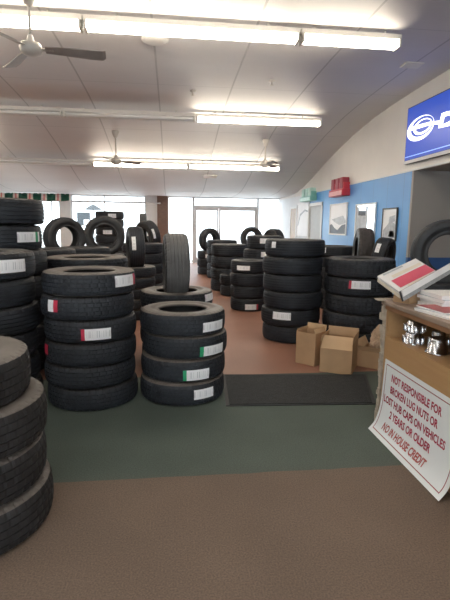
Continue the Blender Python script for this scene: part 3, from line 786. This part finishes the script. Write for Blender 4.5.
# -------------------------------------------------------------------- counter
CX0, CX1, CY0, CY1, CT = 1.47, 2.12, 0.8, 2.94, 0.908
ct = thing('wooden_counter', 'honey wood sales counter with an open shelf at the right edge', 'counter', (CX0, CY1, 0))
def cbox(n, x0, x1, y0, y1, z0, z1, m, **k): return MB().box(x0-CX0, x1-CX0, y0-CY1, y1-CY1, z0, z1, **k).build(n, m, ct)
cbox('countertop', CX0-0.03, CX1+0.03, CY0, CY1+0.03, 0.878, CT, M['woodtop'], bevel=0.004)
cbox('front_lip', CX0-0.012, CX0+0.012, CY0, CY1, 0.845, 0.8775, M['woodd'])
cbox('end_panel', CX0, CX1, CY1-0.03, CY1, 0, 0.877, M['wood'])
cbox('end_panel', CX0, CX1, CY0, CY0+0.03, 0, 0.877, M['wood'])
cbox('shelf', CX0+0.02, CX1-0.02, CY0+0.03, CY1-0.03, 0.635, 0.655, M['wood'])
cbox('front_board', CX0-0.008, CX0+0.018, CY0, CY1-0.03, 0.03, 0.66, M['wood'])
cbox('back_panel', CX1-0.018, CX1, CY0+0.03, CY1-0.03, 0.03, 0.877, M['wood'])
cbox('divider', CX0+0.02, CX1-0.02, 1.75, 1.77, 0.655, 0.877, M['wood'])
cbox('kick_board', CX0-0.004, CX0+0.012, CY0, CY1-0.03, 0.0, 0.03, M['woodd'])
# frayed board edge at the far corner
mb = MB(); rr = random.Random(5)
z = 0.0
pts = []
while z < 0.90:
    h = rr.uniform(0.02, 0.05); x = rr.uniform(0.010, 0.018)
    if 0.66 < z < 0.84: x += rr.uniform(0.0, 0.022)
    mb.box(-x, 0.02, 0.002, 0.03+rr.uniform(0, 0.02), z, min(0.9, z+h)); z += h
mb.build('frayed_corner', M['worn'], ct)
mb = MB()
for k in range(9):
    y = rr.uniform(-0.02, 0.03); x = rr.uniform(-0.05, 0.12)
    mb.box(x-0.03, x+0.03, y-0.004, y+0.045, 0.9052, 0.9052+rr.uniform(0.004, 0.012))
mb.build('frayed_edge', M['worn'], ct)

# ------------------------------------------------------------------ the sign
SP = [(1.452, 0.512), (1.446, 0.36), (1.440, 0.23), (1.428, 0.14), (1.402, 0.06), (1.36, 0.006)]
def catmull(P, n=10):
    out = []
    Q = [P[0]]+P+[P[-1]]
    for i in range(1, len(Q)-2):
        for k in range(n):
            t = k/n; p0, p1, p2, p3 = Q[i-1], Q[i], Q[i+1], Q[i+2]
            out.append(tuple(0.5*((2*p1[c])+(-p0[c]+p2[c])*t+(2*p0[c]-5*p1[c]+4*p2[c]-p3[c])*t*t+(-p0[c]+3*p1[c]-3*p2[c]+p3[c])*t**3) for c in (0, 1)))
    out.append(P[-1]); return out
cv = catmull(SP); arc = [0]
for a, b in zip(cv[:-1], cv[1:]): arc.append(arc[-1]+math.hypot(b[0]-a[0], b[1]-a[1]))
ST = arc[-1]
SY0, SW = 2.875, 0.86
def sign_pt(u, s, off=0.0):
    s = min(max(s, 0), ST)
    for i in range(len(arc)-1):
        if s <= arc[i+1]+1e-9: break
    t = (s-arc[i])/(arc[i+1]-arc[i])
    x = cv[i][0]+(cv[i+1][0]-cv[i][0])*t; z = cv[i][1]+(cv[i+1][1]-cv[i][1])*t
    tx, tz = cv[i+1][0]-cv[i][0], cv[i+1][1]-cv[i][1]; l = math.hypot(tx, tz)
    return Vector((x+tz/l*off, SY0-u, z-tx/l*off*1.0))
sg = thing('cardboard_sign', 'white sign with red lettering leaning on the counter front', 'sign', (0, 0, 0))
mb = MB(); NS, NU = 50, 4
def sheet(mb, u0, u1, s0, s1, off, th=0.0, mi=0, n=None):
    n = n or max(1, int((s1-s0)/ST*NS)+1)
    g = [[mb.bm.verts.new(sign_pt(u0+(u1-u0)*i/NU, s0+(s1-s0)*j/n, off)) for j in range(n+1)] for i in range(NU+1)]
    for i in range(NU):
        for j in range(n):
            f = mb.bm.faces.new([g[i][j], g[i][j+1], g[i+1][j+1], g[i+1][j]]); f.material_index = mi; f.smooth = True
sheet(mb, 0, SW, 0, ST, 0.0); sheet(mb, 0, SW, 0, ST, -0.003)
bd = mb.build('sheet', M['sign'], sg)
mb = MB(); e, lw = 0.028, 0.006
sheet(mb, e, SW-e, e, e+lw, 0.001); sheet(mb, e, SW-e, ST-e-lw, ST-e, 0.001)
sheet(mb, e, e+lw, e, ST-e, 0.001); sheet(mb, SW-e-lw, SW-e, e, ST-e, 0.001)
mb.build('border_line', M['signline'], sg)
def sign_text(txt, u0, u1, sc_, cap, m, shear=0.0):
    cu = bpy.data.curves.new('lettering', 'FONT'); cu.body = txt; cu.size = 1; cu.resolution_u = 3; cu.offset = 0.03; cu.shear = shear
    o = bpy.data.objects.new('lettering_source', cu); C.objects.link(o)
    dg = bpy.context.evaluated_depsgraph_get(); me = bpy.data.meshes.new_from_object(o.evaluated_get(dg))
    C.objects.unlink(o); bpy.data.objects.remove(o)
    xs = [v.co.x for v in me.vertices]; ys = [v.co.y for v in me.vertices]
    x0, x1, y0, y1 = min(xs), max(xs), min(ys), max(ys)
    for v in me.vertices:
        u = u0+(u1-u0)*(v.co.x-x0)/(x1-x0); s = sc_+cap/2-cap*(v.co.y-y0)/(y1-y0)
        v.co = sign_pt(u, s, 0.0012)
    me.materials.append(m)
    o = bpy.data.objects.new('lettering', me); C.objects.link(o); o.parent = sg
sign_text('NOT RESPONSIBLE FOR', 0.115, 0.690, 0.100, 0.052, M['signred'])
sign_text('BROKEN LUG NUTS OR', 0.115, 0.668, 0.180, 0.052, M['signred'])
sign_text('LOST HUB CAPS ON VEHICLES', 0.045, 0.755, 0.262, 0.052, M['signred'])
sign_text('2 YEARS OR OLDER', 0.150, 0.635, 0.342, 0.052, M['signred'])
sign_text('NO IN HOUSE CREDIT', 0.115, 0.640, 0.436, 0.056, M['signital'], 0.25)

# ----------------------------------------------------------- chrome hub caps
def hubcap(loc, r, h, label, rz=0.0, tilt=0.0, lugs=8):
    t = thing('chrome_hub_cap', label, 'hub cap', loc, rz, None)
    t.rotation_euler = (tilt, 0, rz)
    MB().lathe([(r*1.06, 0), (r*1.08, h*0.05), (r, h*0.10), (r*0.97, h*0.55), (r*0.90, h*0.60), (r*0.86, h*0.95), (r*0.80, h), (r*0.5, h*1.02), (0, h*0.97)], 16, mi=0).build('cap_shell', M['chrome'], t)
    for k in range(lugs):
        a = 2*PI*k/lugs
        MB().lathe([(0.013, 0), (0.013, h*0.52), (0.009, h*0.6), (0, h*0.62)], 6, Matrix.Translation((r*1.02*math.cos(a), r*1.02*math.sin(a), 0.004))).build('lug_cover', M['chrome'], t)
    return t
SZ = 0.6555
ha = atX(413, 342, 1.56)
hubcap((1.56, ha.y, SZ), 0.058, 0.075, 'lower chrome hub cap of the glittering pile on the counter shelf')
hubcap((1.563, ha.y-0.004, SZ+0.080), 0.057, 0.075, 'upper chrome hub cap of the glittering pile on the counter shelf', rz=0.4)
hubcap((1.66, ha.y-0.125, SZ), 0.052, 0.11, 'chrome hub cap right of the glittering pile, half in shadow', rz=0.2)
# one plain cup-shaped cap
t = thing('chrome_hub_cap', 'smooth cup-shaped chrome cap in front on the counter shelf', 'hub cap', (1.585, atX(437, 357, 1.585).y, SZ))
MB().lathe([(0.066, 0), (0.068, 0.008), (0.06, 0.012), (0.052, 0.085), (0.046, 0.098), (0.035, 0.100), (0.032, 0.094), (0, 0.092)], 32).build('cap_shell', M['chrome'], t)
MB().lathe([(0.066, 0.002), (0.072, 0.002), (0.072, 0.010), (0.066, 0.012)], 32).build('rim', M['chrome'], t)

# ------------------------------------------------------- papers on the counter
def booklet(label, A, B_, D_, th, top, edge, shift=Vector(), name='catalog', band=None):
    """A corner, B_ and D_ edge vectors; th thickness (below)"""
    t = thing(name, label, 'catalog', A+shift)
    n = B_.cross(D_).normalized()
    if n.z < 0: n = -n
    pts = [Vector(), B_, B_+D_, D_]
    MB().slab([p-n*(th-0.002) for p in pts], n*(th-0.005)).build('pages', edge, t)
    MB().slab([p-n*0.0025 for p in pts], n*0.0025).build('cover', top, t)
    if band:
        for (b0, b1, d0, d1, m) in band:
            q = [B_*b0+D_*d0, B_*b1+D_*d0, B_*b1+D_*d1, B_*b0+D_*d1]
            MB().slab([p+n*0.0004 for p in q], n*0.0008).build('cover_print', m, t)
    return t
Lc = atY(377.5, 276, 2.97); Bc = atY(401, 293, 2.74); Tc = atY(415.5, 258.5, 3.20)
B1 = Bc-Lc; D1 = Tc-Lc
n1 = B1.cross(D1).normalized(); n1 = n1 if n1.z > 0 else -n1
booklet('white and pink-printed catalog on top of the tilted pile', Lc, B1, D1, 0.012, M['paper'], M['paper'],
        band=[(0.42, 0.82, 0.10, 0.99, M['pink']), (0.24, 0.36, 0.2, 0.95, M['papercream']), (0.84, 0.97, 0.25, 0.9, M['papercream']), (0.03, 0.10, 0.1, 0.6, M['postergrey'])])
booklet('thick white catalog under the pink-printed one', Lc-n1*0.014+B1*0.03, B1*0.97, D1*0.98, 0.028, M['paper'], M['papercream'])
# dark covered open catalog leaning in front
A2 = atY(402, 290.5, 2.71); A2b = atY(455, 260.5, 3.02); D2v = A2b-A2
B2 = Vector((0.03, -0.06, -0.145))
n2 = B2.cross(D2v).normalized(); n2 = n2 if n2.z > 0 else -n2
booklet('dark catalog with white pages leaning open in front of the pile', A2, B2*0.25, D2v, 0.008, M['paper'], M['paper'])
booklet('thick dark-covered catalog with grey page edges in the tilted pile', A2-n2*0.0095, B2*0.42, D2v*0.95, 0.018, M['papergrey'], M['binder'], band=None)
# carton propping the pile
t = thing('cardboard_box', 'brown cardboard box under the tilted catalogs on the counter', 'box', (1.63, 2.89, CT+0.0008), math.radians(28))
MB().box(-0.14, 0.14, -0.06, 0.06, 0, 0.06).build('carton_body', M['card'], t)
MB().box(-0.14, 0.14, -0.02, 0.02, 0.0602, 0.0612).build('tape', M['cardin'], t)
# flat magazines at the counter edge
def flat(label, x, y, z, rz, w_, l_, th, top, edge):
    t = thing('magazine', label, 'magazine', (x, y, z), rz)
    MB().box(-w_/2, w_/2, -l_/2, l_/2, 0, th-0.0012).build('pages', edge, t)
    MB().box(-w_/2-0.001, w_/2+0.001, -l_/2-0.001, l_/2+0.001, th-0.001, th).build('cover', top, t)
z = CT+0.0006
for lab, x, y, rz, w_, l_, th, top in (
        ('bottom magazine with white edges on the counter below the catalogs', 1.58, 2.42, 0.12, 0.22, 0.30, 0.010, M['paper']),
        ('grey magazine second from the bottom on the counter front', 1.585, 2.44, 0.3, 0.21, 0.28, 0.009, M['postergrey']),
        ('magazine with a dark red cover on the counter', 1.59, 2.46, 0.05, 0.20, 0.27, 0.008, M['papred'])):
    flat(lab, x, y, z, rz, w_, l_, th, top, M['paper']); z += th+0.0006
z = CT+0.0006
WX = atY(443, 294, 2.5).x+0.12
for i, lab in enumerate(('bottom catalog of the white stack at the right edge', 'second catalog of the white stack at the right edge', 'third catalog of the white stack at the right edge', 'top catalog of the white stack at the right edge')):
    flat(lab, WX+0.008*(i % 2), 2.64+0.006*i, z, 0.06*(-1)**i, 0.22, 0.28, 0.022, M['paper'] if i in (0, 3) else M['postergrey'], M['paper']); z += 0.0226

# ------------------------------------------------------ blue screen on the wall
SXp = XR-0.06
tv0, tvt, tvb = 7.63, 3.37, 2.46
tv1 = 5.85
t = thing('blue_screen', 'large lit blue screen with a white ring logo, upper right', 'screen', (SXp, tv0, tvb))
def tvp(Y, z): return Vector((0, Y-tv0, z-tvb))
MB().slab([tvp(tv0, tvb), tvp(tv1, tvb), tvp(tv1, tvt), tvp(tv0, tvt)], (0.055, 0, 0)).build('housing', M['tvframe'], t)
MB().slab([tvp(tv0-0.012, tvb+0.06), tvp(tv1+0.012, tvb+0.06), tvp(tv1+0.012, tvt-0.015), tvp(tv0-0.012, tvt-0.015)], (-0.003, 0, 0)).build('display', M['tv'], t)
MB().slab([tvp(tv0, tvb), tvp(tv1, tvb), tvp(tv1, tvb+0.05), tvp(tv0, tvb+0.05)], (-0.012, 0, 0)).build('bottom_trim', M['silver'], t)
MB().slab([tvp(tv0-0.012, tvb+0.105), tvp(tv1+0.012, tvb+0.105), tvp(tv1+0.012, tvb+0.118), tvp(tv0-0.012, tvb+0.118)], (-0.005, 0, 0)).build('display_line', M['tvline'], t)
def on_tv(px, py):
    p = atX(px, py, SXp); return p.y, p.z
mb = MB()
def annulus(mb, c, rx, rz, c2, rx2, rz2, n=56):
    o_, i_ = [], []
    for k in range(n):
        a = 2*PI*k/n
        o_.append(mb.bm.verts.new(Vector((-0.006, c[0]+rx*math.cos(a)-tv0, c[1]+rz*math.sin(a)-tvb))))
        i_.append(mb.bm.verts.new(Vector((-0.006, c2[0]+rx2*math.cos(a)-tv0, c2[1]+rz2*math.sin(a)-tvb))))
    for k in range(n):
        mb.bm.faces.new([o_[k], o_[(k+1) % n], i_[(k+1) % n], i_[k]])
ya, za = on_tv(407.5, 133); yb, zb = on_tv(434.5, 123)
cY, cZ = (ya+yb)/2, (za+zb)/2
rx = abs(ya-yb)/2; rzr = 0.185
annulus(mb, (cY, cZ), rx, rzr, (cY-0.05, cZ+0.018), rx*0.83, rzr*0.80)
annulus(mb, (cY-0.07, cZ+0.012), rx*0.68, rzr*0.62, (cY-0.088, cZ+0.02), rx*0.55, rzr*0.48)
mb.build('ring_logo', M['tvlogo'], t)
def tvpoly(name, pix, m=M['tvlogo']):
    mb = MB(); mb.bm.faces.new([mb.bm.verts.new(Vector((-0.007, *( (lambda q: (q[0]-tv0, q[1]-tvb))(on_tv(*p)))))) for p in pix]); return mb.build(name, m, t)
tvpoly('logo_bar', [(411, 127), (430, 121.8), (440, 120.5), (440, 124.5), (432, 124.5), (411, 131)])
# first letter: a slanted rounded box outline
yl, zl = on_tv(439, 127); 
mb = MB()
outl = [(438.5, 128.5), (442, 113.5), (447, 111.5), (456, 110), (455, 123.5), (449, 126)]
inl = [(443.3, 124.5), (445, 117), (447.5, 115.8), (451.5, 115), (451, 120.5), (448.5, 122)]
vo = [mb.bm.verts.new(Vector((-0.007, on_tv(*p)[0]-tv0, on_tv(*p)[1]-tvb))) for p in outl]
vi = [mb.bm.verts.new(Vector((-0.007, on_tv(*p)[0]-tv0, on_tv(*p)[1]-tvb))) for p in inl]
for k in range(6): mb.bm.faces.new([vo[k], vo[(k+1) % 6], vi[(k+1) % 6], vi[k]])
mb.build('logo_letter', M['tvlogo'], t)

# --------------------------------------------------- signs high on the wall
def wall_sign(px0, px1, py0, py1, main, dark, light, label):
    yc = atX((px0+px1)/2, (py0+py1)/2, XR-0.15)
    t = thing('wall_sign', label, 'sign', (XR-0.002, yc.y, yc.z))
    pa, pb_ = atX(px0, py1, XR-0.15), atX(px1, py1, XR-0.15)
    hw = abs(pa.y-pb_.y)/2*0.86; hh = abs(atX(px0, py0, XR-0.15).z-atX(px0, py1, XR-0.15).z)/2
    MB().box(-0.19, 0, -hw, hw, -hh, -hh*0.25, bevel=0.01).box(-0.15, 0, -hw*0.9, hw*0.9, -hh*0.25, hh*0.45).build('body', main, t)
    for k in (-1, 0, 1):
        MB().box(-0.17, -0.01, k*hw*0.62-hw*0.22, k*hw*0.62+hw*0.22, -hh*0.2, hh, bevel=0.01).build('upright', dark, t)
    MB().box(-0.197, -0.19, -hw*0.9, hw*0.9, -hh*0.92, -hh*0.45).build('face_panel', light, t)
    MB().box(-0.19, -0.02, hw, hw+0.006, -hh*0.92, -hh*0.40).build('end_panel', light, t)
wall_sign(329.5, 345, 179, 196, M['redsign'], M['redsignd'], M['pinksign'], 'red three-pronged sign at the top of the blue wall')
wall_sign(300.5, 312.5, 189, 201, M['tealsign'], M['tealsignl'], M['tealsignl'], 'pale teal sign at the far top corner of the blue wall')

# ------------------------------------------------- pictures on the blue wall
def wallrect(px0, px1, py0, py1):
    a, b = atX(px0, (py0+py1)/2, XR), atX(px1, (py0+py1)/2, XR)
    m = (px0+px1)/2
    return min(a.y, b.y), max(a.y, b.y), atX(m, py1, XR).z, atX(m, py0, XR).z
def picture(name, label, cat, px0, px1, py0, py1, fm, face, blobs=(), fw=0.03):
    y0, y1, z0, z1 = wallrect(px0, px1, py0, py1)
    t = thing(name, label, cat, (XR-0.001, (y0+y1)/2, z0))
    hw, h = (y1-y0)/2, z1-z0
    MB().box(-0.03, 0, -hw, -hw+fw, 0, h).box(-0.03, 0, hw-fw, hw, 0, h).box(-0.03, 0, -hw+fw, hw-fw, 0, fw).box(-0.03, 0, -hw+fw, hw-fw, h-fw, h).build('frame', fm, t)
    MB().box(-0.015, 0, -hw+fw, hw-fw, fw, h-fw).build('picture' if name != 'wall_mirror' else 'mirror_pane', face, t)
    for pts, m in blobs:      # polygons in 0..1 (u to the right as seen, v up)
        MB().slab([Vector((-0.016, hw-fw-u*(2*hw-2*fw), fw+v*(h-2*fw))) for u, v in pts], (-0.001, 0, 0)).build('picture_print', m, t)
    return t
picture('wall_poster', 'white poster with a dark printed lower edge on the blue wall', 'poster', 330.5, 347.5, 203.5, 235, M['white'], M['poster'],
        [([(0, 0), (1, 0), (1, .34), (.75, .30), (.5, .12), (.3, .2), (.12, .34), (0, .3)], M['posterdark']), ([(0.1, .5), (.8, .62), (1, .42), (1, .36), (.6, .3), (.3, .4)], M['postergrey'])])
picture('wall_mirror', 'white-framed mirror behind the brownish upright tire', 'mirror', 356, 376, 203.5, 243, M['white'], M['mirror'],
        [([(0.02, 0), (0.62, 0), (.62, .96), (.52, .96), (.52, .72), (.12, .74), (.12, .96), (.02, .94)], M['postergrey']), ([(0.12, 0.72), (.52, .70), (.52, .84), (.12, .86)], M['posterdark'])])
picture('framed_picture', 'dark-framed picture right of the mirror on the blue wall', 'picture', 383, 397.5, 208, 241, M['darkframe'], M['poster'],
        [([(0.05, .05), (.95, .05), (.95, .5), (.6, .62), (.3, .45), (.05, .3)], M['postergrey']), ([(.45, .55), (.9, .6), (.9, .8), (.5, .75)], M['postergrey']), ([(.5, .1), (.9, .1), (.9, .28), (.55, .3)], M['posterdark'])], fw=0.02)
t = picture('wall_poster', 'white poster with a thin dark arc beside the far doors', 'poster', 297.5, 309, 203, 236, M['poster'], M['poster'],
        [([(0.05, .3), (.12, .3), (.3, .62), (.7, .76), (.95, .72), (.95, .77), (.68, .82), (.24, .68)], M['postergrey'])])
# outlet plate on the grey wall
p = atY(441.5, 229, 7.39)
t = thing('wall_outlet', 'white double outlet plate on the grey wall above the tire', 'outlet', (p.x, 7.389, p.z))
MB().box(-0.085, 0.085, -0.012, 0, -0.045, 0.045, bevel=0.004).build('plate', M['plate'], t)
for x in (-0.04, 0.04): MB().box(x-0.016, x+0.016, -0.0145, -0.011, -0.02, 0.02).build('socket', M['dark'], t)

# --------------------------------------------------------------- striped awning
x0, x1 = XL+0.05, XY(72, 16.3)
t = thing('striped_awning', 'green, white and red striped valance at the far left window', 'awning', (0, 16.3, 2.06+0.0))
za_, zb_ = atY(35, 200.5, 16.3).z-2.06, 2.40-2.06
mb = MB(); n = 120; prevv = None
for i in range(n+1):
    x = x0+(x1-x0)*i/n; wv = 0.012*math.sin(i*1.1)
    cur = [mb.bm.verts.new((x, wv, zb_)), mb.bm.verts.new((x, wv*1.6-0.05, za_+0.012*math.cos(i*0.42))), mb.bm.verts.new((x, wv*1.6-0.044, za_+0.012*math.cos(i*0.42))), mb.bm.verts.new((x, wv+0.006, zb_))]
    if prevv:
        for k in range(4): f = mb.bm.faces.new([prevv[k], prevv[(k+1) % 4], cur[(k+1) % 4], cur[k]]); f.smooth = True
    prevv = cur
mb.build('valance', M['stripe'], t)
MB().tube((x0, 0.02, zb_-0.01), (x1, 0.02, zb_-0.01), 0.018).build('rail', M['white'], t)
# curtain rod across the left window
z_ = atY(115, 202.5, 16.6).z
xa, xb = XY(76, 16.6), XY(160, 16.6)
t = thing('curtain_rod', 'thin white rod across the window left of the brick pier', 'rod', (0, 16.6, z_))
MB().tube((xa, 0, 0), (xb, 0, 0), 0.018).build('rod', M['white'], t)
for x in (xa, xb): MB().lathe([(0, -.05), (.03, -.02), (.03, .02), (0, .05)], 12, Matrix.Translation((x, 0, 0)) @ Matrix.Rotation(PI/2, 4, 'Y')).build('finial', M['white'], t)
for x in (xa+0.15, xb-0.4): MB().tube((x, 0, 0), (x, 0.50, 0.02), 0.01).build('bracket', M['white'], t)

# ------------------------------------------------------------- seen outdoors
p = atY(84, 219, 21)
t = thing('roadside_sign', 'grey box sign on a post outside the left window', 'sign', (p.x, 21, -0.03))
zz = p.z+0.03
MB().tube((0.1, 0, 0), (0.1, 0, zz), 0.05).build('post', M['outgrey'], t)
MB().box(-0.29, 0.27, -0.08, 0.08, zz-0.3, zz+0.3, bevel=0.02).build('sign_box', M['outgrey'], t)
MB().box(0.0, 0.24, -0.085, -0.08, zz-0.26, zz-0.02).build('sign_panel', M['poster'], t)
p = atY(91, 208, 22)
t = thing('patio_umbrella', 'dark umbrella canopy outside the left window', 'umbrella', (p.x+0.1, 22, -0.03))
MB().tube((0, 0, 0), (0, 0, p.z+0.2), 0.025).build('pole', M['outgrey'], t)
MB().lathe([(0.42, p.z-0.06), (0.3, p.z+0.05), (0.12, p.z+0.16), (0, p.z+0.2)], 8).build('canopy', M['outgrey2'], t)

# -------------------------------------------------------------------- view
sc.view_settings.view_transform = 'Standard'
sc.view_settings.look = 'None'
sc.view_settings.exposure = 0.45
sc.view_settings.gamma = 1.04
